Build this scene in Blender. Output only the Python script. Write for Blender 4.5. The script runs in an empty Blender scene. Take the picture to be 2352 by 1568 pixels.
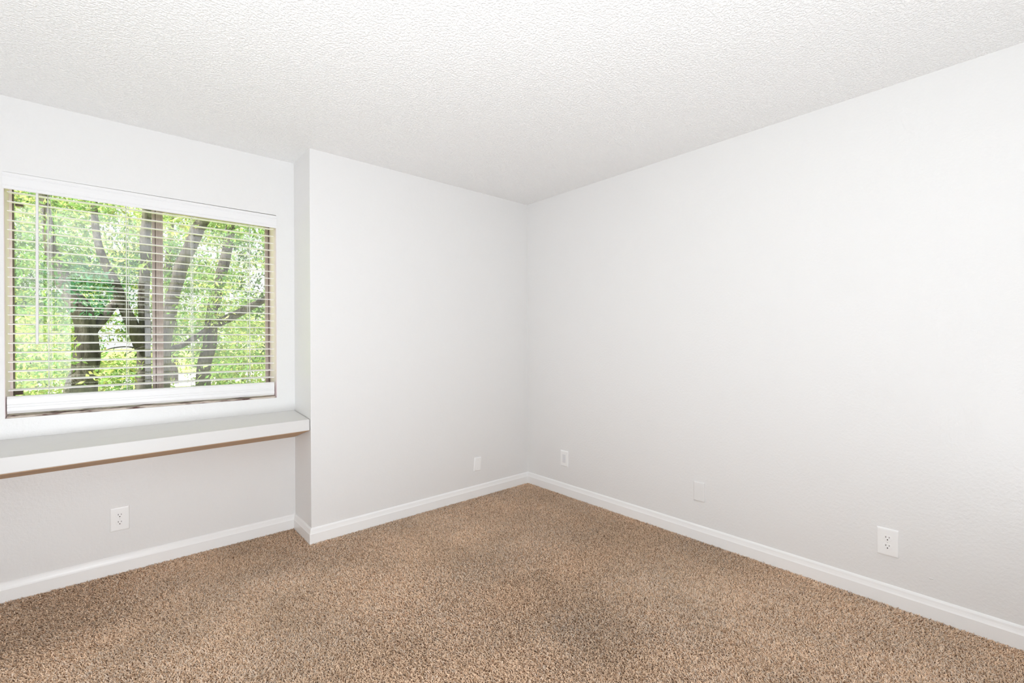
import bpy, bmesh, math, random
import numpy as np
from mathutils import Vector, Matrix, noise

random.seed(7)
rng = np.random.default_rng(11)
sc = bpy.context.scene
COL = sc.collection

# ------------------------------------------------------------------ camera
IMG_W, IMG_H = 2352, 1568
CAM = np.array([-2.771473, -2.962915, 1.249255])
YAW, PITCH, ROLL, FPX = 0.718336, -0.003066, -0.003382, 1054.12
fw = np.array([math.sin(YAW) * math.cos(PITCH), math.cos(YAW) * math.cos(PITCH), math.sin(PITCH)])
rt = np.array([math.cos(YAW), -math.sin(YAW), 0.0])
up = np.cross(rt, fw)
cr, sr = math.cos(ROLL), math.sin(ROLL)
rt, up = cr * rt + sr * up, -sr * rt + cr * up
cam_data = bpy.data.cameras.new('camera')
cam_data.sensor_fit = 'HORIZONTAL'
cam_data.sensor_width = 36.0
cam_data.lens = 36.0 * FPX / IMG_W
cam_data.clip_start = 0.02
cam_data.clip_end = 400
cam = bpy.data.objects.new('camera', cam_data)
COL.objects.link(cam)
m = Matrix.Identity(4)
for i in range(3):
    m[i][0], m[i][1], m[i][2], m[i][3] = rt[i], up[i], -fw[i], CAM[i]
cam.matrix_world = m
sc.camera = cam

def at(u, v, y):
    """point on the upright plane at depth y seen along photo pixel (u, v)"""
    d = rt * ((u - IMG_W / 2) / FPX) - up * ((v - IMG_H / 2) / FPX) + fw
    t = (y - CAM[1]) / d[1]
    return Vector(CAM + d * t)

# ------------------------------------------------------------------ world, sun, lamps, exposure
world = bpy.data.worlds.new('world')
sc.world = world
world.use_nodes = True
wn = world.node_tree
for n in list(wn.nodes):
    wn.nodes.remove(n)
w_out = wn.nodes.new('ShaderNodeOutputWorld')
w_bg = wn.nodes.new('ShaderNodeBackground')
w_tc = wn.nodes.new('ShaderNodeTexCoord')
w_sep = wn.nodes.new('ShaderNodeSeparateXYZ')
w_rmp = wn.nodes.new('ShaderNodeValToRGB')
w_rmp.color_ramp.elements[0].position = 0.0
w_rmp.color_ramp.elements[0].color = (0.98, 0.99, 1.0, 1)
w_rmp.color_ramp.elements[1].position = 0.9
w_rmp.color_ramp.elements[1].color = (0.72, 0.86, 1.0, 1)
wn.links.new(w_tc.outputs['Generated'], w_sep.inputs[0])
wn.links.new(w_sep.outputs['Z'], w_rmp.inputs[0])
wn.links.new(w_rmp.outputs[0], w_bg.inputs['Color'])
w_bg.inputs['Strength'].default_value = 1.25
wn.links.new(w_bg.outputs[0], w_out.inputs[0])

sun_d = bpy.data.lights.new('sun', 'SUN')
sun_d.energy = 13.0
sun_d.angle = math.radians(1.0)
sun_d.color = (1.0, 0.95, 0.84)
sun = bpy.data.objects.new('sun', sun_d)
COL.objects.link(sun)
sun.rotation_euler = Vector((0.62, 0.12, -0.78)).to_track_quat('-Z', 'Y').to_euler()

def area(name, loc, aim, sx, sy, power, color=(1, 1, 1)):
    d = bpy.data.lights.new(name, 'AREA')
    d.shape = 'RECTANGLE'
    d.size, d.size_y = sx, sy
    d.energy = power
    d.color = color
    o = bpy.data.objects.new(name, d)
    COL.objects.link(o)
    o.location = loc
    o.rotation_euler = (Vector(aim) - Vector(loc)).to_track_quat('-Z', 'Y').to_euler()
    return o

# the photographer's softbox flashes, all behind the frame, bounced off the ceiling
FLASH = (0.935, 0.995, 1.055)
area('softbox_flash', (-2.9, -3.2, 0.25), (-2.85, -3.1, 2.44), 1.2, 1.2, 31, FLASH)
area('softbox_flash', (-3.0, -3.2, 0.35), (-2.75, -1.9, 2.44), 1.0, 1.0, 58, FLASH)

sc.view_settings.view_transform = 'Standard'
sc.view_settings.look = 'None'
sc.view_settings.exposure = 0.0
sc.view_settings.gamma = 1.0
sc.view_settings.use_curve_mapping = False
sc.cycles.max_bounces = 14
sc.cycles.diffuse_bounces = 10
sc.cycles.glossy_bounces = 4
sc.cycles.transparent_max_bounces = 12
sc.cycles.sample_clamp_indirect = 6.0

# ------------------------------------------------------------------ materials
def mat(name, color, rough=0.5, spec=0.5, metallic=0.0):
    mt = bpy.data.materials.new(name)
    mt.use_nodes = True
    b = mt.node_tree.nodes['Principled BSDF']
    b.inputs['Base Color'].default_value = (*color, 1)
    b.inputs['Roughness'].default_value = rough
    b.inputs['Specular IOR Level'].default_value = spec
    b.inputs['Metallic'].default_value = metallic
    return mt

def add_bump(mt, scale, strength, dist, detail=2.0, rough=0.5, stretch=None, ramp=None):
    nt = mt.node_tree
    b = nt.nodes['Principled BSDF']
    tc = nt.nodes.new('ShaderNodeTexCoord')
    nz = nt.nodes.new('ShaderNodeTexNoise')
    nz.inputs['Scale'].default_value = scale
    nz.inputs['Detail'].default_value = detail
    nz.inputs['Roughness'].default_value = rough
    src = tc.outputs['Object']
    if stretch:
        mp = nt.nodes.new('ShaderNodeMapping')
        mp.inputs['Scale'].default_value = stretch
        nt.links.new(src, mp.inputs[0])
        src = mp.outputs[0]
    nt.links.new(src, nz.inputs['Vector'])
    h = nz.outputs['Fac']
    if ramp:
        mr = nt.nodes.new('ShaderNodeMapRange')
        mr.interpolation_type = 'SMOOTHSTEP'
        mr.inputs['From Min'].default_value, mr.inputs['From Max'].default_value = ramp
        nt.links.new(h, mr.inputs['Value'])
        h = mr.outputs['Result']
    bp = nt.nodes.new('ShaderNodeBump')
    bp.inputs['Strength'].default_value = strength
    bp.inputs['Distance'].default_value = dist
    nt.links.new(h, bp.inputs['Height'])
    old = b.inputs['Normal'].links
    if old:
        nt.links.new(old[0].from_socket, bp.inputs['Normal'])
    nt.links.new(bp.outputs[0], b.inputs['Normal'])

def add_tint(mt, c1, c2, scale, detail=3.0, lo=0.3, hi=0.7, stretch=None):
    nt = mt.node_tree
    b = nt.nodes['Principled BSDF']
    tc = nt.nodes.new('ShaderNodeTexCoord')
    nz = nt.nodes.new('ShaderNodeTexNoise')
    nz.inputs['Scale'].default_value = scale
    nz.inputs['Detail'].default_value = detail
    src = tc.outputs['Object']
    if stretch:
        mp = nt.nodes.new('ShaderNodeMapping')
        mp.inputs['Scale'].default_value = stretch
        nt.links.new(src, mp.inputs[0])
        src = mp.outputs[0]
    nt.links.new(src, nz.inputs['Vector'])
    rp = nt.nodes.new('ShaderNodeValToRGB')
    rp.color_ramp.elements[0].position = lo
    rp.color_ramp.elements[0].color = (*c1, 1)
    rp.color_ramp.elements[1].position = hi
    rp.color_ramp.elements[1].color = (*c2, 1)
    nt.links.new(nz.outputs['Fac'], rp.inputs[0])
    nt.links.new(rp.outputs[0], b.inputs['Base Color'])

M = {}
M['wall'] = mat('wall_paint', (0.80, 0.795, 0.788), 0.33, 0.32)
add_bump(M['wall'], 7, 0.10, 0.02, 2.0)
add_bump(M['wall'], 75, 0.3, 0.004, 3.0, 0.55)
M['ceiling'] = mat('ceiling_paint', (0.93, 0.925, 0.918), 0.42, 0.5)
add_bump(M['ceiling'], 105, 0.55, 0.006, 2.5, 0.55, ramp=(0.36, 0.68))
M['trim'] = mat('trim_gloss_paint', (0.90, 0.90, 0.895), 0.3, 0.5)
M['shelf'] = mat('shelf_paint', (0.72, 0.713, 0.702), 0.4, 0.4)
M['ply'] = mat('bare_plywood', (0.50, 0.32, 0.19), 0.65, 0.3)
add_tint(M['ply'], (0.42, 0.26, 0.14), (0.58, 0.39, 0.24), 6, 4, 0.3, 0.7, (1, 14, 14))
M['plastic'] = mat('white_plastic', (0.90, 0.90, 0.895), 0.3, 0.5)
M['painted_plate'] = mat('wall_painted_plate', (0.80, 0.795, 0.788), 0.4, 0.4)
M['grey_plastic'] = mat('pale_grey_plastic', (0.77, 0.77, 0.79), 0.35, 0.5)
M['slot'] = mat('slot_dark', (0.07, 0.06, 0.06), 0.6, 0.3)
M['screw'] = mat('screw_white', (0.78, 0.78, 0.77), 0.35, 0.5)
M['slat'] = mat('slat_white', (0.88, 0.85, 0.845), 0.35, 0.5)
M['valance'] = mat('valance_white', (0.83, 0.826, 0.83), 0.35, 0.5)
add_bump(M['valance'], 30, 0.06, 0.003, 3, 0.5, (0.4, 8, 8))
M['cord'] = mat('cord_white', (0.82, 0.82, 0.81), 0.7, 0.2)
M['bronze'] = mat('bronze_anodized', (0.40, 0.33, 0.31), 0.4, 0.5, 0.25)
add_tint(M['bronze'], (0.40, 0.325, 0.31), (0.49, 0.41, 0.395), 5, 3, 0.3, 0.7, (14, 14, 1))
M['bronze_dark'] = mat('bronze_dark', (0.13, 0.095, 0.085), 0.45, 0.4)
M['jamb'] = mat('jamb_paint', (0.88, 0.765, 0.79), 0.45, 0.35)
M['rough_sill'] = mat('rough_sill_wood', (0.35, 0.24, 0.19), 0.8, 0.2)
add_tint(M['rough_sill'], (0.12, 0.045, 0.04), (0.74, 0.66, 0.58), 30, 4, 0.34, 0.50, (0.35, 1, 1))
M['wall_out'] = mat('outside_plaster', (0.55, 0.52, 0.47), 0.8, 0.2)
M['hall'] = mat('hall_unlit', (0.12, 0.11, 0.10), 0.7, 0.2)  # darkness of the unlit hallway, put into the surface colour

def glass_mat():
    mt = bpy.data.materials.new('window_glass')
    mt.use_nodes = True
    nt = mt.node_tree
    for n in list(nt.nodes):
        nt.nodes.remove(n)
    out = nt.nodes.new('ShaderNodeOutputMaterial')
    mx = nt.nodes.new('ShaderNodeMixShader')
    tr = nt.nodes.new('ShaderNodeBsdfTransparent')
    tr.inputs['Color'].default_value = (0.985, 0.995, 0.985, 1)
    gl = nt.nodes.new('ShaderNodeBsdfGlossy')
    gl.inputs['Roughness'].default_value = 0.0
    fr = nt.nodes.new('ShaderNodeFresnel')
    fr.inputs['IOR'].default_value = 2.8
    nt.links.new(fr.outputs[0], mx.inputs[0])
    nt.links.new(tr.outputs[0], mx.inputs[1])
    nt.links.new(gl.outputs[0], mx.inputs[2])
    nt.links.new(mx.outputs[0], out.inputs[0])
    return mt
M['glass'] = glass_mat()

def carpet_mat():
    mt = mat('carpet_yarn', (0.5, 0.37, 0.26), 0.85, 0.15)
    nt = mt.node_tree
    b = nt.nodes['Principled BSDF']
    a = nt.nodes.new('ShaderNodeAttribute')
    a.attribute_name = 'yarn'
    nt.links.new(a.outputs['Color'], b.inputs['Base Color'])
    b.inputs['Sheen Weight'].default_value = 0.15
    b.inputs['Sheen Roughness'].default_value = 0.5
    return mt
M['carpet'] = carpet_mat()
M['backing'] = mat('carpet_backing', (0.30, 0.20, 0.13), 0.95, 0.1)
add_bump(M['backing'], 160, 0.8, 0.01, 3)

def leaf_mat():
    mt = bpy.data.materials.new('leaf')
    mt.use_nodes = True
    nt = mt.node_tree
    b = nt.nodes['Principled BSDF']
    out = nt.nodes['Material Output']
    a = nt.nodes.new('ShaderNodeAttribute')
    a.attribute_name = 'leafcol'
    nt.links.new(a.outputs['Color'], b.inputs['Base Color'])
    b.inputs['Roughness'].default_value = 0.42
    b.inputs['Specular IOR Level'].default_value = 0.45
    tl = nt.nodes.new('ShaderNodeBsdfTranslucent')
    hs = nt.nodes.new('ShaderNodeHueSaturation')
    hs.inputs['Hue'].default_value = 0.497
    hs.inputs['Value'].default_value = 1.5
    nt.links.new(a.outputs['Color'], hs.inputs['Color'])
    nt.links.new(hs.outputs[0], tl.inputs['Color'])
    mx = nt.nodes.new('ShaderNodeMixShader')
    mx.inputs[0].default_value = 0.42
    nt.links.new(b.outputs[0], mx.inputs[1])
    nt.links.new(tl.outputs[0], mx.inputs[2])
    nt.links.new(mx.outputs[0], out.inputs[0])
    return mt
M['leaf'] = leaf_mat()
M['bark'] = mat('bark', (0.2, 0.17, 0.15), 0.85, 0.2)
add_tint(M['bark'], (0.035, 0.030, 0.028), (0.15, 0.135, 0.125), 5, 5, 0.32, 0.68, (3, 3, 0.7))
add_bump(M['bark'], 22, 0.7, 0.03, 4, 0.6, (2, 2, 0.5))
M['lawn'] = mat('lawn_grass', (0.36, 0.50, 0.12), 0.9, 0.2)
add_tint(M['lawn'], (0.28, 0.42, 0.08), (0.60, 0.66, 0.26), 0.6, 5)
M['path'] = mat('pale_path', (0.78, 0.76, 0.72), 0.9, 0.2)

# ------------------------------------------------------------------ mesh helpers
class MB:
    def __init__(self):
        self.v, self.f = [], []
    def quadbox(self, p):
        """p: eight points, bottom ring then top ring (both counter-clockwise from above)"""
        o = len(self.v)
        self.v += [tuple(q) for q in p]
        for a in ((3, 2, 1, 0), (4, 5, 6, 7), (0, 1, 5, 4), (1, 2, 6, 5), (2, 3, 7, 6), (3, 0, 4, 7)):
            self.f.append(tuple(o + i for i in a))
        return self
    def box(self, x0, x1, y0, y1, z0, z1):
        return self.quadbox([(x0, y0, z0), (x1, y0, z0), (x1, y1, z0), (x0, y1, z0),
                             (x0, y0, z1), (x1, y0, z1), (x1, y1, z1), (x0, y1, z1)])
    def loft(self, rings, closed=True, caps=True):
        o = len(self.v)
        n = len(rings[0])
        for r in rings:
            self.v += [tuple(q) for q in r]
        for k in range(len(rings) - 1):
            for i in range(n if closed else n - 1):
                j = (i + 1) % n
                self.f.append((o + k * n + i, o + k * n + j, o + (k + 1) * n + j, o + (k + 1) * n + i))
        if caps:
            self.f.append(tuple(o + i for i in reversed(range(n))))
            e = o + (len(rings) - 1) * n
            self.f.append(tuple(e + i for i in range(n)))
        return self
    def tube(self, pts, radii, n=8, jitter=0.0):
        pts = [Vector(p) for p in pts]
        rings = []
        ref = Vector((1, 0, 0))
        for k, p in enumerate(pts):
            d = (pts[min(k + 1, len(pts) - 1)] - pts[max(k - 1, 0)]).normalized()
            a = (ref - d * ref.dot(d))
            if a.length < 1e-3:
                a = Vector((0, 1, 0)) - d * d.y
            a.normalize()
            b = d.cross(a)
            ring = []
            for i in range(n):
                t = 2 * math.pi * i / n
                dirv = a * math.cos(t) + b * math.sin(t)
                r = radii[k]
                if jitter:
                    r *= 1 + jitter * noise.noise((p + dirv * r) * 4.0)
                ring.append(p + dirv * r)
            rings.append(ring)
        return self.loft(rings)
    def build(self, name, material, parent=None, smooth=False, bevel=0.0, segs=2):
        me = bpy.data.meshes.new(name)
        me.from_pydata(self.v, [], self.f)
        bm = bmesh.new()
        bm.from_mesh(me)
        bmesh.ops.recalc_face_normals(bm, faces=bm.faces)
        if bevel:
            es = [e for e in bm.edges if len(e.link_faces) == 2 and e.calc_face_angle(0) > 0.4]
            bmesh.ops.bevel(bm, geom=es, offset=bevel, segments=segs, profile=0.6, affect='EDGES')
        bm.to_mesh(me)
        bm.free()
        if smooth:
            me.polygons.foreach_set('use_smooth', [True] * len(me.polygons))
        me.materials.append(material)
        o = bpy.data.objects.new(name, me)
        COL.objects.link(o)
        if parent is not None:
            o.parent = parent
        return o

def struct(o):
    o['kind'] = 'structure'
    return o

def tag(o, label, cat, group=None):
    o['label'] = label
    o['category'] = cat
    if group:
        o['group'] = group
    return o

def empty(name, loc):
    o = bpy.data.objects.new(name, None)
    o.empty_display_size = 0.05
    COL.objects.link(o)
    o.location = loc
    return o

# ------------------------------------------------------------------ room shell
H = 2.44
XW = -1.840            # face of the boxed-out wall towards the window alcove
YN = 0.3264            # inner face of the window wall
YO = 0.482             # its outer side, where the window frame sits
XL, YB = -3.90, -4.00  # west wall, south wall
OX0, OX1, OZ0, OZ1 = -3.160, -1.950, 0.876, 2.074   # window opening
DX0, DX1, DZ = -3.15, -2.42, 2.05                   # doorway in the south wall

struct(MB().box(XL - 0.12, 0.12, YB - 0.1, YO, -0.08, -0.014).build('floor', M['backing']))
struct(MB().box(XL - 0.12, 0.12, YB - 0.12, YO, H, H + 0.10).build('ceiling', M['ceiling']))

w = MB()
w.box(XL, OX0, YN, YO, -0.02, H)
w.box(OX1, XW + 0.05, YN, YO, -0.02, H)
w.box(OX0, OX1, YN, YO, -0.02, OZ0)
w.box(OX0, OX1, YN, YO, OZ1, H)
wall_north = struct(w.build('wall_north', M['wall']))

# boxed-out wall between alcove and corner, with a rounded drywall corner
w = MB()
ring = []
r = 0.006
for k in range(5):
    a = math.pi + k * math.pi / 8
    ring.append((XW + r + r * math.cos(a), 0 + r + r * math.sin(a)))
ring += [(0.0, 0.0), (0.0, YO), (XW, YO)]
w.loft([[(x, y, -0.02) for x, y in ring], [(x, y, H) for x, y in ring]])
struct(w.build('wall_northeast', M['wall']))

wall_east = struct(MB().box(0, 0.12, YB - 0.12, YO, -0.02, H).build('wall_east', M['wall']))
# blob of dried paint on the wall paint
g = MB()
n = 10
rings = []
for k, (rr, hh) in enumerate(((1.0, 0.0), (0.75, 0.6), (0.3, 0.95))):
    rings.append([(-0.0015 * hh, -2.650 + 0.0075 * rr * math.cos(t) , 0.171 + 0.0035 * rr * math.sin(t) + 0.0008 * math.sin(3 * t))
                  for t in [2 * math.pi * i / n for i in range(n)]])
g.loft(rings)
g.build('paint_blob', M['wall'], wall_east, smooth=True)

struct(MB().box(XL - 0.12, XL, YB - 0.12, YO, -0.02, H).build('wall_west', M['wall']))
# south wall with the doorway behind the camera (it shows as a reflection in the panes)
w = MB()
w.box(XL, DX0, YB - 0.12, YB, -0.02, H)
w.box(DX1, 0, YB - 0.12, YB, -0.02, H)
w.box(DX0, DX1, YB - 0.12, YB, DZ, H)
struct(w.build('wall_south', M['wall']))
d = MB()
d.box(DX0 - 0.06, DX0, YB, YB + 0.016, -0.012, DZ + 0.06)
d.box(DX1, DX1 + 0.06, YB, YB + 0.016, -0.012, DZ + 0.06)
d.box(DX0, DX1, YB, YB + 0.016, DZ, DZ + 0.06)
struct(d.build('trim_1', M['trim']))
h = MB()
h.box(DX0 - 0.1, DX1 + 0.1, YB - 1.3, YB - 1.2, -0.02, H)
h.box(DX0 - 0.2, DX0 - 0.1, YB - 1.2, YB - 0.12, -0.02, H)
h.box(DX1 + 0.1, DX1 + 0.2, YB - 1.2, YB - 0.12, -0.02, H)
h.box(DX0 - 0.1, DX1 + 0.1, YB - 1.2, YB - 0.12, H, H + 0.05)
h.box(DX0 - 0.1, DX1 + 0.1, YB - 1.2, YB - 0.1, -0.08, -0.02)
struct(h.build('wall_hallway', M['hall']))

# ------------------------------------------------------------------ baseboards (one moulded profile, mitred along the walls)
BH = 0.0875
PROF = [(0.0, -0.012), (0.0140, -0.012), (0.0140, 0.0520), (0.0128, 0.0550), (0.0112, 0.0600), (0.0092, 0.0690), (0.0078, 0.0780),
        (0.0055, 0.0835), (0.0025, 0.0865), (0.0, BH)]
PATH = [(XL, YB), (XL, YN), (XW, YN), (XW, 0.0), (0.0, 0.0), (0.0, YB)]
def miter(k):
    """offset vector per unit thickness at path point k, towards the room"""
    p = Vector(PATH[k])
    def nrm(a, b):
        d = (Vector(b) - Vector(a)).normalized()
        return Vector((d.y, -d.x))
    if k == 0:
        return nrm(PATH[0], PATH[1])
    if k == len(PATH) - 1:
        return nrm(PATH[-2], PATH[-1])
    a, b = nrm(PATH[k - 1], PATH[k]), nrm(PATH[k], PATH[k + 1])
    s = a + b
    return s * (2 / s.length_squared) if s.length > 1e-6 else a
def baseboard(name, ks):
    mb = MB()
    rings = []
    for k in ks:
        p, mt_ = Vector(PATH[k]), miter(k)
        rings.append([(p.x + mt_.x * t, p.y + mt_.y * t, z) for t, z in PROF])
    mb.loft(rings)
    return struct(mb.build(name, M['trim']))
baseboard('baseboard_west', (0, 1))
baseboard('baseboard_north', (1, 2))
baseboard('baseboard_northeast', (2, 3, 4))
baseboard('baseboard_east', (4, 5))

# ------------------------------------------------------------------ window (a sliding sash in a bronze frame)
win = struct(empty('window_1', ((OX0 + OX1) / 2, YO, OZ0)))
def wpart(mb, name, material, parent=None, **kw):
    o = mb.build(name, material, **kw)
    par = parent or win
    base = Vector(win.location)
    o.data.transform(Matrix.Translation(-base))
    o.parent = par
    return o
FY0, FY1 = YO, YO + 0.075
FW = 0.011
fz0, fz1 = OZ0 + 0.0, OZ1
f = MB()
f.box(OX0, OX0 + FW, FY0, FY1, fz0, fz1)
wpart(f, 'side_jamb', M['jamb'], bevel=0.0015)
f = MB()
f.box(OX1 - 0.006, OX1, FY0, FY1, fz0, fz1)
wpart(f, 'side_jamb', M['bronze'], bevel=0.0015)
f = MB()
f.box(OX0 + FW, OX1 - 0.006, FY0, FY1, fz0, fz0 + 0.03)
wpart(f, 'bottom_track', M['bronze'], bevel=0.0015)
f = MB()
f.box(OX0 + FW, OX1 - 0.006, FY0, FY1, fz1 - 0.03, fz1)
wpart(f, 'top_track', M['bronze'], bevel=0.0015)
MX0, MXS, MX1 = at(350, 700, FY0 + 0.01).x, at(358, 700, FY0 + 0.01).x, at(375, 700, FY0 + 0.01).x
# fixed panel stile (behind) and sliding panel stile (in front) meet at the middle
s = MB()
s.box(MX0, MXS - 0.001, FY0 + 0.014, FY0 + 0.045, fz0 + 0.03, fz1 - 0.03)
wpart(s, 'fixed_panel_stile', M['bronze'], bevel=0.0015)
s = MB()
s.box(MXS + 0.001, MX1, FY0 + 0.006, FY0 + 0.030, fz0 + 0.03, fz1 - 0.03)
s.box(MXS + 0.012, MX1 - 0.012, FY0 + 0.003, FY0 + 0.006, fz0 + 0.03, fz1 - 0.03)
wpart(s, 'sliding_panel_stile', M['bronze'], bevel=0.001)
s = MB()
s.box(MXS - 0.001, MXS + 0.001, FY0 + 0.02, FY0 + 0.04, fz0 + 0.03, fz1 - 0.03)
wpart(s, 'weather_strip', M['bronze_dark'])
s = MB()
RX = OX1 - 0.006
s.box(RX - 0.022, RX - 0.004, FY0 + 0.008, FY0 + 0.032, fz0 + 0.03, fz1 - 0.03)
wpart(s, 'sliding_panel_stile', M['bronze'], bevel=0.001)
s = MB()
s.box(RX - 0.004, RX, FY0 + 0.01, FY0 + 0.05, fz0 + 0.03, fz1 - 0.03)
wpart(s, 'weather_strip', M['bronze_dark'])
s = MB()
s.box(OX0 + FW, OX0 + FW + 0.004, FY0 + 0.012, FY0 + 0.045, fz0 + 0.03, fz1 - 0.03)
wpart(s, 'weather_strip', M['bronze_dark'])
for za, zb in ((fz0 + 0.03, fz0 + 0.05), (fz1 - 0.05, fz1 - 0.03)):
    s = MB()
    s.box(MX1, RX - 0.022, FY0 + 0.008, FY0 + 0.032, za, zb)
    wpart(s, 'sliding_panel_rail', M['bronze'], bevel=0.001)
# small latch blocks on the fixed side
for v0 in (469, 902):
    a = at(44, v0, FY0 + 0.01)
    s = MB()
    s.box(a.x - 0.014, a.x + 0.014, FY0 + 0.004, FY0 + 0.03, a.z - 0.010, a.z + 0.010)
    wpart(s, 'latch_block', M['bronze_dark'], bevel=0.002)
g = MB()
g.v = [(OX0 + FW, FY0 + 0.034, fz0 + 0.03), (MXS, FY0 + 0.034, fz0 + 0.03), (MXS, FY0 + 0.034, fz1 - 0.03), (OX0 + FW, FY0 + 0.034, fz1 - 0.03)]
g.f = [(0, 1, 2, 3)]
wpart(g, 'fixed_pane', M['glass'])
g = MB()
g.v = [(MXS, FY0 + 0.02, fz0 + 0.03), (RX, FY0 + 0.02, fz0 + 0.03), (RX, FY0 + 0.02, fz1 - 0.03), (MXS, FY0 + 0.02, fz1 - 0.03)]
g.f = [(0, 1, 2, 3)]
wpart(g, 'sliding_pane', M['glass'])
# drywall returns of the opening, painted over in a pinkish beige, and the rough sill
t = MB()
t.box(OX0 - 0.0005, OX0 + 0.0015, YN + 0.004, YO, OZ0, OZ1)
wpart(t, 'jamb_lining', M['jamb'])
t = MB()
t.box(OX1 - 0.0015, OX1 + 0.0005, YN + 0.004, YO, OZ0, OZ1)
wpart(t, 'jamb_lining', M['jamb'])
t = MB()
nx = 90
rows = []
for j, (yy, base) in enumerate(((YN + 0.006, 0.0), (YN + 0.016, 0.005), (YN + 0.030, 0.008), (YN + 0.060, 0.010), (YO, 0.012))):
    row = []
    for i in range(nx + 1):
        x = OX0 + 0.004 + (OX1 - OX0 - 0.008) * i / nx
        q = noise.noise(Vector((x * 38, yy * 60, 2.0))) * 0.004 + noise.noise(Vector((x * 9, 1.0, yy * 20))) * 0.003
        row.append((x, yy + (q if j < 2 else 0), OZ0 + 0.0004 + max(0.0, base + (q if base else 0))))
    rows.append(row)
o0 = 0
for row in rows:
    t.v += row
for j in range(len(rows) - 1):
    for i in range(nx):
        a = j * (nx + 1) + i
        t.f.append((a, a + 1, a + nx + 2, a + nx + 1))
wpart(t, 'rough_sill', M['rough_sill'])

# ------------------------------------------------------------------ blinds
blind = tag(empty('window_blind', ((OX0 + OX1) / 2, YN, 1.48)),
            'white horizontal slatted blind with plain valance, lowered with slats open over the window', 'blind')
def bpart(mb, name, material, parent=None, **kw):
    o = mb.build(name, material, **kw)
    o.data.transform(Matrix.Translation(-Vector(blind.location)))
    o.parent = parent or blind
    return o
def profile_bar(prof, x0, x1, dz1=0.0):
    return MB().loft([[(x0, y, z) for y, z in prof], [(x1, y, z + dz1) for y, z in prof]])
vz0, vz1 = 1.991, 2.0725
yf = YN - 0.006
vprof = [(yf + 0.012, vz0 + 0.002), (yf + 0.003, vz0), (yf, vz0 + 0.004), (yf, vz0 + 0.014), (yf + 0.0025, vz0 + 0.016), (yf + 0.0025, vz0 + 0.018),
         (yf, vz0 + 0.020), (yf - 0.001, vz0 + 0.040), (yf, vz0 + 0.060), (yf + 0.0025, vz0 + 0.062), (yf + 0.0025, vz0 + 0.0645), (yf, vz0 + 0.067),
         (yf, vz1 - 0.004), (yf + 0.002, vz1), (yf + 0.012, vz1 - 0.001)]
v = profile_bar(vprof, OX0 - 0.002, OX1 + 0.0005, -0.0035)
bpart(v, 'valance', M['valance'])
hr = MB().box(OX0 + 0.01, OX1 - 0.01, YN + 0.012, YN + 0.068, 2.020, 2.066)
bpart(hr, 'head_rail', M['valance'], bevel=0.002)
# slats, one by one
SX0, SX1 = OX0 + 0.010, OX1 - 0.012
SYC = YN + 0.043
tilt = math.radians(5)
NS = 22
z_top, z_bot = 1.985, 1.0115
slat_me = None
for k in range(NS):
    z = z_top + (z_bot - z_top) * k / (NS - 1)
    if slat_me is None:
        b = MB()
        top, bot = [], []
        for i in range(7):
            q = -1 + 2 * i / 6
            yy = 0.025 * q
            zz = 0.0018 * (1 - q * q)
            e = 0.0015 if abs(q) > 0.99 else 0.0020
            top.append((yy, zz + e))
            bot.append((yy, zz - e))
        prof = top + bot[::-1]
        ct, st = math.cos(tilt), math.sin(tilt)
        prof = [(y * ct - zc * st, y * st + zc * ct) for y, zc in prof]
        b.loft([[(SX0 - blind.location.x, y, zc) for y, zc in prof], [(SX1 - blind.location.x, y, zc) for y, zc in prof]])
        o = b.build('slat', M['slat'], blind)
        slat_me = o.data
    else:
        o = bpy.data.objects.new('slat', slat_me)
        COL.objects.link(o)
        o.parent = blind
    o.location = (0, SYC - YN, z - 1.48)
    o.rotation_euler = (random.uniform(-0.012, 0.012), random.uniform(-0.0008, 0.0008), 0)
# heavy moulded bottom rail with stacked spare slats showing as grooves
rz0, rz1 = 0.8965, 0.981
ry = YN + 0.012
rprof = [(ry + 0.050, rz0 + 0.002), (ry + 0.010, rz0), (ry + 0.0006, rz0 + 0.012), (ry, rz0 + 0.015), (ry, rz0 + 0.030), (ry + 0.002, rz0 + 0.0315),
         (ry + 0.002, rz0 + 0.033), (ry, rz0 + 0.0345), (ry, rz0 + 0.042), (ry + 0.002, rz0 + 0.0435), (ry + 0.002, rz0 + 0.045), (ry, rz0 + 0.0465),
         (ry, rz1 - 0.010), (ry + 0.003, rz1 - 0.008), (ry + 0.003, rz1 - 0.006), (ry + 0.001, rz1 - 0.004), (ry + 0.004, rz1), (ry + 0.050, rz1 - 0.001)]
rb = profile_bar(rprof, OX0 + 0.006, OX1 - 0.013, -0.003)
bpart(rb, 'bottom_rail', M['valance'])
# ladder strings and lift cords
for u in (110, 291, 442, 574):
    X = at(u, 700, YN).x
    for yy, rr in ((YN + 0.0155, 0.0013), (YN + 0.0705, 0.0013)):
        c = MB().tube([(X, yy, 2.02), (X, yy, 1.5), (X, yy, rz1 - 0.002)], [rr] * 3, 6)
        bpart(c, 'ladder_cord', M['cord'], smooth=True)
    c = MB().tube([(X + 0.009, YN + 0.043, 2.02), (X + 0.009, YN + 0.043, rz1 - 0.002)], [0.001] * 2, 6)
    bpart(c, 'lift_cord', M['cord'], smooth=True)
a, b2 = at(85, 448, YN + 0.006), at(85.5, 790, YN + 0.006)
wd = MB().tube([(a.x, YN + 0.008, a.z + 0.03), (a.x, YN + 0.008, a.z - 0.02), (b2.x, YN + 0.006, b2.z + 0.02), (b2.x, YN + 0.006, b2.z)],
               [0.004, 0.0058, 0.0058, 0.0066], 6)
bpart(wd, 'tilt_wand', M['valance'])

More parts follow.
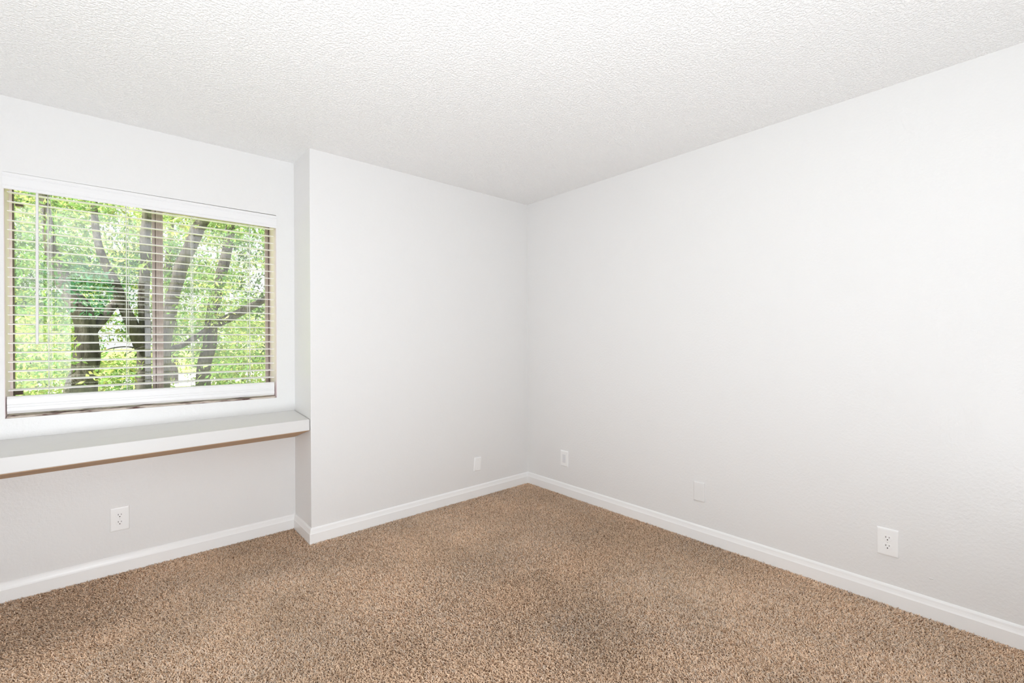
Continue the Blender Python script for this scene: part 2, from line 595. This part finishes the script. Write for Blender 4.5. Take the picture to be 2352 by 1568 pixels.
# ------------------------------------------------------------------ built-in shelf below the window
shelf = tag(empty('built_in_shelf', ((XL + XW) / 2, YN, 0.7)),
            'long white built-in shelf under the window with bare brown underside', 'shelf')
def lerp_x(x, a, b):
    return a + (b - a) * (x + 3.138) / (3.138 - 1.851)
xs0, xs1 = XL + 0.002, XW - 0.004
def zs(x):
    return (lerp_x(x, 0.776, 0.783), lerp_x(x, 0.742, 0.761), lerp_x(x, 0.671, 0.693), lerp_x(x, 0.588, 0.604))
yF = 0.013
(zb0, zf0, zu0, zl0), (zb1, zf1, zu1, zl1) = zs(xs0), zs(xs1)
sb = MB()
sb.quadbox([(xs0, yF, zu0), (xs1, yF, zu1), (xs1, YN - 0.001, zl1 + 0.012), (xs0, YN - 0.001, zl0 + 0.012),
            (xs0, yF, zf0), (xs1, yF, zf1), (xs1, YN - 0.001, zb1), (xs0, YN - 0.001, zb0)])
o = sb.build('shelf_board', M['shelf'], bevel=0.003)
o.data.transform(Matrix.Translation(-Vector(shelf.location)))
o.parent = shelf
up_ = MB()
up_.quadbox([(xs0, yF + 0.006, zu0 - 0.004), (xs1, yF + 0.006, zu1 - 0.004), (xs1, YN - 0.001, zl1), (xs0, YN - 0.001, zl0),
             (xs0, yF + 0.006, zu0 + 0.004), (xs1, yF + 0.006, zu1 + 0.004), (xs1, YN - 0.001, zl1 + 0.014), (xs0, YN - 0.001, zl0 + 0.014)])
o = up_.build('underside_panel', M['ply'])
o['label'] = 'bare brown plywood underside'
o.data.transform(Matrix.Translation(-Vector(shelf.location)))
o.parent = shelf

# ------------------------------------------------------------------ wall plates
def plate_mesh(wd_, ht, th=0.006, lip=0.004):
    """cover plate standing in local XZ, front towards -Y, back at y = 0"""
    rings = []
    for inset, y in ((0.0, 0.0), (0.0, -th * 0.35), (lip * 0.4, -th * 0.8), (lip, -th), (lip + 0.004, -th - 0.0006)):
        x, z = wd_ / 2 - inset, ht / 2 - inset
        c = 0.002
        rings.append([(-x + c, y, -z), (x - c, y, -z), (x, y, -z + c), (x, y, z - c), (x - c, y, z), (-x + c, y, z), (-x, y, z - c), (-x, y, -z + c)])
    return MB().loft(rings)
def rec_mesh():
    """rounded face of one socket of a duplex receptacle"""
    pts = []
    for i in range(24):
        t = 2 * math.pi * i / 24
        x, z = 0.0172 * math.cos(t), 0.0172 * math.sin(t)
        pts.append((x, max(-0.0142, min(0.0142, z))))
    return MB().loft([[(x, -0.0060, z) for x, z in pts], [(x, -0.0069, z) for x, z in pts], [(x * 0.94, -0.0074, z * 0.94) for x, z in pts]])
def disc(cx, cz, rad, y0, y1, n=12):
    p = [(cx + rad * math.cos(2 * math.pi * i / n), cz + rad * math.sin(2 * math.pi * i / n)) for i in range(n)]
    return MB().loft([[(x, y0, z) for x, z in p], [(x, y1, z) for x, z in p]])

def duplex(name, loc, rotz, label):
    root = empty(name, loc)
    root.rotation_euler = (0, 0, rotz)
    tag(root, label, 'outlet')
    plate_mesh(0.082, 0.129).build('cover_plate', M['plastic'], root)
    for zc in (0.0195, -0.0195):
        rc = rec_mesh()
        rc.v = [(x, y, z + zc) for x, y, z in rc.v]
        ro = rc.build('receptacle', M['plastic'], root)
        MB().box(-0.0076, -0.0052, -0.0078, -0.0068, zc + 0.0008, zc + 0.0082).build('slot', M['slot'], ro)
        MB().box(0.0053, 0.0075, -0.0078, -0.0068, zc + 0.0014, zc + 0.0076).build('slot', M['slot'], ro)
        disc(0.0, zc - 0.0074, 0.0027, -0.0068, -0.0078).build('ground_hole', M['slot'], ro)
    disc(0.0, 0.0, 0.003, -0.0062, -0.0078).build('screw', M['screw'], root)
    return root

duplex('wall_outlet', (-2.739, YN, 0.285), 0, 'white duplex outlet on wall beneath the shelf')
duplex('wall_outlet', (0, -2.497, 0.286), -math.pi / 2, 'large white duplex outlet on bare long wall, dark slots clearly visible')
# blank plate, hung a little crooked, on the boxed-out wall
bp = tag(empty('blank_cover_plate', (-0.556, 0, 0.2548)), 'small white blank plate tilted slightly, just before the corner', 'cover plate')
bp.rotation_euler = (0, math.radians(4.5), 0)
plate_mesh(0.067, 0.110).build('plate', M['plastic'], bp)
for zc in (0.033, -0.033):
    disc(0.0, zc, 0.003, -0.0058, -0.0072).build('screw', M['screw'], bp)
# jack plate past the corner
jp = tag(empty('jack_plate', (0, -0.437, 0.2865)), 'white wall plate with pale grey insert, nearest the corner on long wall', 'jack plate')
jp.rotation_euler = (0, 0, -math.pi / 2)
plate_mesh(0.082, 0.127).build('cover_plate', M['plastic'], jp)
ins = MB().box(-0.0165, 0.0165, -0.0076, -0.005, -0.0335, 0.0335).build('insert', M['grey_plastic'], jp, bevel=0.001)
for zc in (0.0165, -0.0165):
    MB().box(-0.006, 0.006, -0.0080, -0.0070, zc - 0.005, zc + 0.005).build('port', M['screw'], ins)
# plate painted over with the wall colour
pp = tag(empty('painted_cover_plate', (0, -1.5715, 0.2975)), 'blank plate painted over in wall colour, midway along long wall', 'cover plate')
pp.rotation_euler = (0, 0, -math.pi / 2)
plate_mesh(0.072, 0.120, 0.008, 0.003).build('plate', M['painted_plate'], pp)
disc(0.006, -0.042, 0.0025, -0.0082, -0.0094).build('screw', M['painted_plate'], pp)

# ------------------------------------------------------------------ carpet pile
def fnoise(x, y, seed):
    """smooth value noise on arrays"""
    r_ = np.random.default_rng(seed)
    g_ = r_.random((64, 64))
    xi, yi = np.floor(x).astype(int), np.floor(y).astype(int)
    fx, fy = x - xi, y - yi
    fx, fy = fx * fx * (3 - 2 * fx), fy * fy * (3 - 2 * fy)
    q = lambda a, b: g_[a % 64, b % 64]
    return (q(xi, yi) * (1 - fx) + q(xi + 1, yi) * fx) * (1 - fy) + (q(xi, yi + 1) * (1 - fx) + q(xi + 1, yi + 1) * fx) * fy

def carpet():
    s1 = 0.0047
    x0, x1, y0, y1 = XL + 0.01, -0.008, YB + 0.0, YN - 0.008
    gx, gy = np.meshgrid(np.arange(x0, x1, s1), np.arange(y0, y1, s1), indexing='ij')
    px = gx.ravel() + rng.uniform(-.5, .5, gx.size) * s1 * 1.1
    py = gy.ravel() + rng.uniform(-.5, .5, gx.size) * s1 * 1.1
    # leave out the footprint of the boxed-out wall and its baseboard
    keep = ~((px > XW - 0.016) & (py > -0.012)) & (px < -0.012) & (py < YN - 0.012) & (px > x0)
    px, py = px[keep], py[keep]
    # dense where the picture looks, coarser (thicker tufts) on the rest of the floor
    dx, dy = px - CAM[0], py - CAM[1]
    dep = dx * fw[0] + dy * fw[1]
    lat = dx * rt[0] + dy * rt[1]
    vis = (dep > 1.55) & (np.abs(lat) < dep * 1.16 + 0.15)
    keep = vis | (rng.random(px.size) < 0.16)
    px, py, vis = px[keep], py[keep], vis[keep]
    n = px.size
    big = np.where(vis, 1.0, 2.1)
    # pile lean: a smooth field (vacuum strokes, footprints) plus each tuft's own wildness
    pile_shade = fnoise(px * 2.3 + 5, py * 2.3 + 9, 3) * 0.6 + fnoise(px * 5.5, py * 5.5, 4) * 0.4
    ang = rng.uniform(0, 2 * math.pi, n)
    lean = rng.uniform(0.15, 1.0, n)
    fieldx = (fnoise(px * 1.7, py * 1.7, 5) - .5) * 1.5
    fieldy = (fnoise(px * 1.7 + 20, py * 1.7, 6) - .5) * 1.5
    lx = np.cos(ang) * lean + fieldx * 0.55
    ly = np.sin(ang) * lean + fieldy * 0.55
    L = rng.uniform(0.009, 0.0150, n)
    wid = rng.uniform(0.0012, 0.0019, n) * big
    # three stations along the tuft
    dirv = np.stack([lx, ly, np.full(n, 1.0)], 1)
    dirv /= np.linalg.norm(dirv, axis=1)[:, None]
    d2 = np.stack([lx * 2.2 + rng.normal(0, .3, n), ly * 2.2 + rng.normal(0, .3, n), rng.uniform(0.2, 0.8, n)], 1)
    d2 /= np.linalg.norm(d2, axis=1)[:, None]
    p0 = np.stack([px, py, np.full(n, -0.0135)], 1)
    p1 = p0 + dirv * (L * 0.55)[:, None]
    p2 = p1 + d2 * (L * 0.5)[:, None]
    # side vectors: across the tuft, and a ridge that gives the ribbon its roundness
    sa = np.stack([-ly, lx, np.zeros(n)], 1) + 1e-6
    sa += rng.normal(0, 0.25, (n, 3))
    sa -= dirv * (sa * dirv).sum(1)[:, None]
    sa /= np.linalg.norm(sa, axis=1)[:, None]
    rd = np.cross(dirv, sa)
    rd *= np.where(rd[:, 2] < 0, -1, 1)[:, None]
    W = wid[:, None]
    def row(p, k):
        return [p - sa * W * k, p + rd * W * 0.9 * k, p + sa * W * k]
    V = np.stack(row(p0, 0.8) + row(p1, 1.05) + row(p2, 0.75), 1)     # n, 9, 3
    # keep tufts off the walls
    verts = V.reshape(-1, 3)
    verts[:, 0] = np.minimum(verts[:, 0], -0.0135)
    ins_box = (verts[:, 0] > XW - 0.0135) & (verts[:, 1] > -0.0135)
    near_x = (verts[:, 0] - (XW - 0.0135)) < (verts[:, 1] + 0.0135)
    verts[ins_box & near_x, 0] = XW - 0.0135
    verts[ins_box & ~near_x, 1] = -0.0135
    verts[:, 1] = np.minimum(verts[:, 1], YN - 0.0135)
    quad = np.array([[0, 1, 4, 3], [1, 2, 5, 4], [3, 4, 7, 6], [4, 5, 8, 7]])
    F = (np.arange(n)[:, None, None] * 9 + quad[None]).reshape(-1)
    me = bpy.data.meshes.new('carpet_pile')
    me.vertices.add(n * 9)
    me.vertices.foreach_set('co', verts.astype(np.float32).ravel())
    nf = n * 4
    me.loops.add(nf * 4)
    me.loops.foreach_set('vertex_index', F.astype(np.int32))
    me.polygons.add(nf)
    me.polygons.foreach_set('loop_start', (np.arange(nf) * 4).astype(np.int32))
    me.polygons.foreach_set('use_smooth', np.ones(nf, bool))
    me.update(calc_edges=True)
    # yarn colours: heathered tan, a few darker and greyer strands, soft patches of pile shading put into the colour
    tan = np.array([0.84, 0.615, 0.435])
    dark = np.array([0.50, 0.33, 0.205])
    grey = np.array([0.80, 0.645, 0.51])
    t = rng.random(n)
    c = tan[None] * (0.82 + 0.3 * rng.random(n))[:, None]
    c = np.where((t < 0.20)[:, None], dark[None] * (0.8 + 0.4 * rng.random(n))[:, None], c)
    gsel = fnoise(px * 3.1 + 40, py * 3.1, 8) * 0.4 + rng.random(n) * 0.7
    c = np.where(((gsel > 0.68) & (t > 0.2))[:, None], grey[None] * (0.8 + 0.3 * rng.random(n))[:, None], c)
    c *= (0.75 + 0.40 * pile_shade)[:, None]
    colv = np.ones((n, 9, 4), np.float32)
    colv[:, :, :3] = c[:, None, :]
    at_ = me.color_attributes.new('yarn', 'FLOAT_COLOR', 'POINT')
    at_.data.foreach_set('color', colv.ravel())
    me.materials.append(M['carpet'])
    o = bpy.data.objects.new('carpet', me)
    COL.objects.link(o)
    o['kind'] = 'stuff'
    tag(o, 'brown heathered cut pile carpet covering the whole floor', 'carpet')
    print('carpet tufts', n)
carpet()

# ------------------------------------------------------------------ outdoors
GZ = -0.25
lawn = struct(MB().box(-60, 60, YO + 0.03, 120, GZ - 0.3, GZ).build('lawn', M['lawn']))
struct(MB().quadbox([(-40, 17, GZ - 0.02), (40, 14, GZ - 0.02), (40, 21, GZ - 0.02), (-40, 24, GZ - 0.02),
                     (-40, 17, GZ + 0.03), (40, 14, GZ + 0.03), (40, 21, GZ + 0.03), (-40, 24, GZ + 0.03)]).build('path', M['path']))

def limb(name, pix, parent, y_end=None, n=12, base=None):
    """limb through photo pixels (u, v, depth y, width in px)"""
    pts, rad = [], []
    if base:
        pts.append(Vector(base[:3]))
        rad.append(base[3])
    for u, v_, y, wpx in pix:
        a, b = at(u - wpx / 2, v_, y), at(u + wpx / 2, v_, y)
        pts.append((a + b) / 2)
        rad.append((b - a).length / 2)
    # resample smoothly
    P, R_ = [], []
    for k in range(len(pts) - 1):
        p_1 = pts[max(k - 1, 0)]; p0 = pts[k]; p1 = pts[k + 1]; p2 = pts[min(k + 2, len(pts) - 1)]
        for i in range(5):
            t = i / 5
            P.append(0.5 * ((2 * p0) + (p1 - p_1) * t + (2 * p_1 - 5 * p0 + 4 * p1 - p2) * t * t + (3 * p0 - p_1 - 3 * p1 + p2) * t ** 3))
            R_.append(rad[k] + (rad[k + 1] - rad[k]) * t)
    P.append(pts[-1]); R_.append(rad[-1])
    for k in range(1, len(P) - 1):
        P[k] = P[k] + Vector((noise.noise(P[k] * 3), noise.noise(P[k] * 3 + Vector((9, 0, 0))), 0)) * R_[k] * 0.25
    mb = MB().tube(P, R_, n, 0.18)
    o = mb.build(name, M['bark'], smooth=True)
    o.data.transform(Matrix.Translation(-Vector(parent.location)))
    o.parent = parent
    return o

def leaves(name, parent, centres, radii, counts, size, palettes, seed, droop=0.5):
    """a leaf mass: small folded leaves in soft clumps, one mesh"""
    r_ = np.random.default_rng(seed)
    allP, allC, allS = [], [], []
    for c, rd, k, pal in zip(centres, radii, counts, palettes):
        d = r_.normal(0, 1, (k, 3))
        d /= np.linalg.norm(d, axis=1)[:, None]
        q = d * (r_.random(k) ** 0.45)[:, None] * np.array(rd)[None]
        allP.append(np.array(c)[None] + q)
        base = np.array(pal)[None] * r_.uniform(0.6, 1.35, k)[:, None]
        base[:, 0] *= r_.uniform(0.75, 1.3, k)
        allC.append(base)
        allS.append(r_.uniform(0.65, 1.3, k) * size)
    P = np.concatenate(allP); C = np.concatenate(allC); S = np.concatenate(allS)
    n = len(P)
    ax = r_.normal(0, 1, (n, 3)); ax[:, 2] -= droop
    ax /= np.linalg.norm(ax, axis=1)[:, None]
    sd = r_.normal(0, 1, (n, 3))
    sd -= ax * (sd * ax).sum(1)[:, None]
    sd /= np.linalg.norm(sd, axis=1)[:, None]
    nm = np.cross(ax, sd)
    S = S[:, None]
    V = np.stack([P, P + ax * S * 0.5 - sd * S * 0.19 + nm * S * 0.06, P + ax * S - nm * S * 0.05, P + ax * S * 0.5 + sd * S * 0.19 + nm * S * 0.06], 1)
    V -= np.array(parent.location)[None, None]
    F = (np.arange(n)[:, None, None] * 4 + np.array([[0, 1, 2], [0, 2, 3]])[None]).reshape(-1)
    me = bpy.data.meshes.new(name)
    me.vertices.add(n * 4)
    me.vertices.foreach_set('co', V.astype(np.float32).ravel())
    nf = n * 2
    me.loops.add(nf * 3)
    me.loops.foreach_set('vertex_index', F.astype(np.int32))
    me.polygons.add(nf)
    me.polygons.foreach_set('loop_start', (np.arange(nf) * 3).astype(np.int32))
    me.update(calc_edges=True)
    cv = np.ones((n, 4, 4), np.float32)
    cv[:, :, :3] = np.clip(C, 0.01, 0.85)[:, None, :]
    a_ = me.color_attributes.new('leafcol', 'FLOAT_COLOR', 'POINT')
    a_.data.foreach_set('color', cv.ravel())
    me.materials.append(M['leaf'])
    o = bpy.data.objects.new(name, me)
    COL.objects.link(o)
    o.parent = parent
    o['kind'] = 'stuff'
    return o

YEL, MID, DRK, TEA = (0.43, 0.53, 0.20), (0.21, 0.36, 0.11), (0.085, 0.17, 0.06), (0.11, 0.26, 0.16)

# the many-stemmed tree close to the window
TY = 4.4
base_c = at(262, 900, TY); base_c.z = GZ
tree = tag(empty('broadleaf_tree', (base_c.x, TY, GZ)), 'large grey-barked tree with forking stems just outside the window', 'tree')
g0 = at(186, 960, TY)
limb('trunk', [(186, 900, TY, 84), (194, 850, TY, 66), (199, 800, TY, 56), (196, 740, TY, 58), (176, 700, TY, 56), (150, 660, TY + .1, 46), (128, 610, TY + .2, 38), (112, 540, TY + .3, 30), (100, 430, TY + .4, 24), (96, 330, TY + .5, 18)], tree, base=(g0.x, TY, GZ - 0.1, 0.28))
g1 = at(330, 960, TY + .5)
limb('trunk', [(328, 900, TY + .5, 40), (330, 820, TY + .5, 34), (331, 720, TY + .5, 28), (332, 620, TY + .5, 26), (336, 520, TY + .5, 24), (342, 440, TY + .5, 20), (350, 330, TY + .6, 14)], tree, base=(g1.x, TY + .5, GZ - 0.1, 0.2))
limb('branch', [(326, 800, TY + .4, 34), (306, 755, TY + .3, 30), (282, 700, TY + .25, 30), (262, 650, TY + .2, 26), (240, 605, TY + .2, 22), (222, 540, TY + .3, 18), (214, 440, TY + .4, 14)], tree)
limb('branch', [(212, 760, TY, 30), (246, 720, TY + .2, 26), (270, 690, TY + .3, 22)], tree)
g2 = at(372, 960, TY + .2)
limb('trunk', [(372, 900, TY + .2, 38), (376, 820, TY + .2, 34), (386, 730, TY + .2, 32), (402, 660, TY + .2, 31), (426, 590, TY + .2, 32), (454, 530, TY + .25, 32), (480, 480, TY + .3, 30), (500, 400, TY + .4, 26)], tree, base=(g2.x, TY + .2, GZ - 0.1, 0.22))
g3 = at(462, 960, TY + 1)
limb('trunk', [(464, 890, TY + 1, 38), (472, 830, TY + 1, 34), (482, 770, TY + 1, 32), (492, 700, TY + 1, 30), (506, 640, TY + 1, 26), (524, 560, TY + 1.1, 22), (540, 440, TY + 1.2, 16)], tree, base=(g3.x, TY + 1, GZ - 0.1, 0.22))
limb('branch', [(490, 745, TY + 1, 26), (530, 728, TY + .8, 22), (572, 706, TY + .6, 18), (612, 684, TY + .4, 14), (650, 655, TY + .2, 9)], tree)
limb('branch', [(384, 805, TY + .2, 16), (420, 792, TY + .5, 15), (452, 772, TY + .8, 13), (482, 750, TY + 1, 12)], tree)
for q in ([(318, 800, TY + .2, 5), (290, 796, TY, 4), (255, 800, TY - .2, 3), (226, 812, TY - .3, 2)],
          [(340, 795, TY + .2, 5), (318, 800, TY, 4), (292, 812, TY - .1, 2)],
          [(300, 850, TY + .1, 4), (320, 862, TY, 3), (340, 872, TY, 2)]):
    limb('twig', q, tree, n=6)

cent, rad, cnt, pal = [], [], [], []
def clump(u, v_, y, r_, k, p):
    a = at(u, v_, y)
    cent.append(tuple(a)); rad.append((r_, r_, r_ * 0.75)); cnt.append(k); pal.append(p)
R2 = random.Random(5)
# foliage the photograph shows, clump by clump (mostly behind and around the stems)
for u in range(20, 640, 34):
    for v_ in range(420, 910, 40):
        for k in range(2):
            if R2.random() < 0.22:
                continue
            uu, vv = u + R2.uniform(-22, 22), v_ + R2.uniform(-24, 24)
            yy = R2.uniform(TY + 0.7, TY + 3.6)
            pr = R2.random()
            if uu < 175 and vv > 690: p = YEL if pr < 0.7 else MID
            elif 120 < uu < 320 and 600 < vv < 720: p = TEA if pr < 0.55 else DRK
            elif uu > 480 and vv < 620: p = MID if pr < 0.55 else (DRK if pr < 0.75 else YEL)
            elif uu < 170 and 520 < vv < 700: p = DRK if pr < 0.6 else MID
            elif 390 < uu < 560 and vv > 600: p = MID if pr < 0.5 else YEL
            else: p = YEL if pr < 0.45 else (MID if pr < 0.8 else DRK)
            # open patches where the sky or the bright ground comes through
            if 245 < uu < 335 and 650 < vv < 800 and k == 0 or 585 < uu < 625 and 600 < vv < 680 or 388 < uu < 445 and vv > 815 or 205 < uu < 300 and 760 < vv < 830 or 375 < uu < 400 and 560 < vv < 640 or 215 < uu < 245 and 500 < vv < 600:
                continue
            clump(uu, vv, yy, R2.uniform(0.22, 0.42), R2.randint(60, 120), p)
# sprays that hang in front of the stems
for (u, v_, p, k) in ((60, 480, YEL, 90), (110, 520, MID, 70), (60, 600, MID, 90), (90, 680, MID, 70), (200, 455, MID, 80), (150, 620, DRK, 70), (210, 650, TEA, 110), (190, 690, TEA, 60),
                      (160, 585, MID, 60), (300, 600, YEL, 50), (60, 760, YEL, 90), (110, 800, YEL, 90), (70, 850, YEL, 110), (130, 840, MID, 60), (540, 540, MID, 100), (590, 530, MID, 90),
                      (560, 580, DRK, 60), (600, 600, YEL, 70), (410, 510, YEL, 60), (500, 660, YEL, 60), (470, 690, MID, 60), (560, 790, YEL, 90), (590, 830, MID, 70), (440, 720, MID, 40),
                      (250, 870, YEL, 60), (280, 840, YEL, 60), (520, 850, MID, 60), (480, 860, MID, 30)):
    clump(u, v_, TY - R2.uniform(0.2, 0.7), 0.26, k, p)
# the rest of the crown, beyond the window's edges and overhead
for k in range(230):
    a = Vector((R2.uniform(-7.5, 2.5), R2.uniform(TY - 0.8, TY + 4), R2.uniform(0.4, 6.0)))
    s = (a.y - CAM[1])
    uin = -0.12 < (a.x - CAM[0]) / s < 0.25 and (a.z - CAM[2]) / s < 0.24
    if uin or (a.z < 3.2 and (a - Vector((base_c.x, TY, a.z))).length > 5.5):
        continue
    p = R2.choice((YEL, MID, MID, DRK))
    cent.append(tuple(a)); rad.append((0.7, 0.7, 0.5)); cnt.append(R2.randint(90, 150)); pal.append(p)
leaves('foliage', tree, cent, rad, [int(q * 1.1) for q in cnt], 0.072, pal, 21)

# trees and shrubs further off
def far_tree(name, x, y, h_, spread, p1, p2, seed, label, k=24, trunk=0.16):
    root = tag(empty(name, (x, y, GZ)), label, 'tree', )
    pts = [(0, 0, -0.1), (0.05, 0, h_ * 0.25), (-0.05, 0.05, h_ * 0.5), (0.1, 0, h_ * 0.8)]
    o = MB().tube(pts, [trunk * 1.3, trunk, trunk * 0.8, trunk * 0.3], 9, 0.15).build('trunk', M['bark'], root, smooth=True)
    rr = random.Random(seed)
    ce, ra, co, pa = [], [], [], []
    for i in range(k):
        a = rr.uniform(0, 2 * math.pi); q = rr.random() ** 0.5 * spread
        ce.append((x + q * math.cos(a), y + q * math.sin(a), GZ + h_ * rr.uniform(0.22, 1.0)))
        s = rr.uniform(0.5, 0.9) * spread * 0.4
        ra.append((s, s, s * 0.7)); co.append(rr.randint(120, 200)); pa.append(p1 if rr.random() < 0.6 else p2)
    leaves('foliage', root, ce, ra, co, 0.17, pa, seed)
far_tree('broadleaf_tree', -5.2, 13.0, 6.5, 2.6, YEL, MID, 31, 'pale green tree far behind the stems, seen through the left pane')
far_tree('broadleaf_tree', -1.2, 17.0, 8.0, 2.6, YEL, MID, 32, 'distant pale tree rising beyond the path behind the middle rail', 26)
far_tree('broadleaf_tree', 2.4, 13.5, 6.5, 2.3, MID, YEL, 33, 'mid green tree far behind the stems, seen through the right pane')

def shrub(x, y, h_, spread, p1, p2, seed, label):
    root = tag(empty('garden_shrub', (x, y, GZ)), label, 'shrub')
    st = MB()
    rr = random.Random(seed)
    for i in range(5):
        a = rr.uniform(0, 6.28)
        st.tube([(0.03 * math.cos(a), 0.03 * math.sin(a), -0.05), (0.15 * math.cos(a), 0.15 * math.sin(a), h_ * 0.4), (0.3 * math.cos(a), 0.3 * math.sin(a), h_ * 0.8)], [0.018, 0.014, 0.005], 6)
    st.build('stems', M['bark'], root, smooth=True)['kind'] = 'stuff'
    ce, ra, co, pa = [], [], [], []
    for i in range(20):
        a = rr.uniform(0, 6.28); q = rr.random() ** 0.5 * spread
        ce.append((x + q * math.cos(a), y + q * math.sin(a) * 0.6, GZ + h_ * rr.uniform(0.1, 0.95)))
        ra.append((0.5, 0.42, 0.4)); co.append(rr.randint(90, 140)); pa.append(p1 if rr.random() < 0.7 else p2)
    leaves('foliage', root, ce, ra, co, 0.12, pa, seed)
a = at(95, 880, 10.2); shrub(a.x, 10.2, 2.5, 1.0, YEL, MID, 41, 'yellow-green shrub at lower left of the window view')
a = at(560, 880, 10.4); shrub(a.x, 10.4, 2.4, 1.1, YEL, MID, 42, 'pale leafy shrub below the right pane, right of the stems')
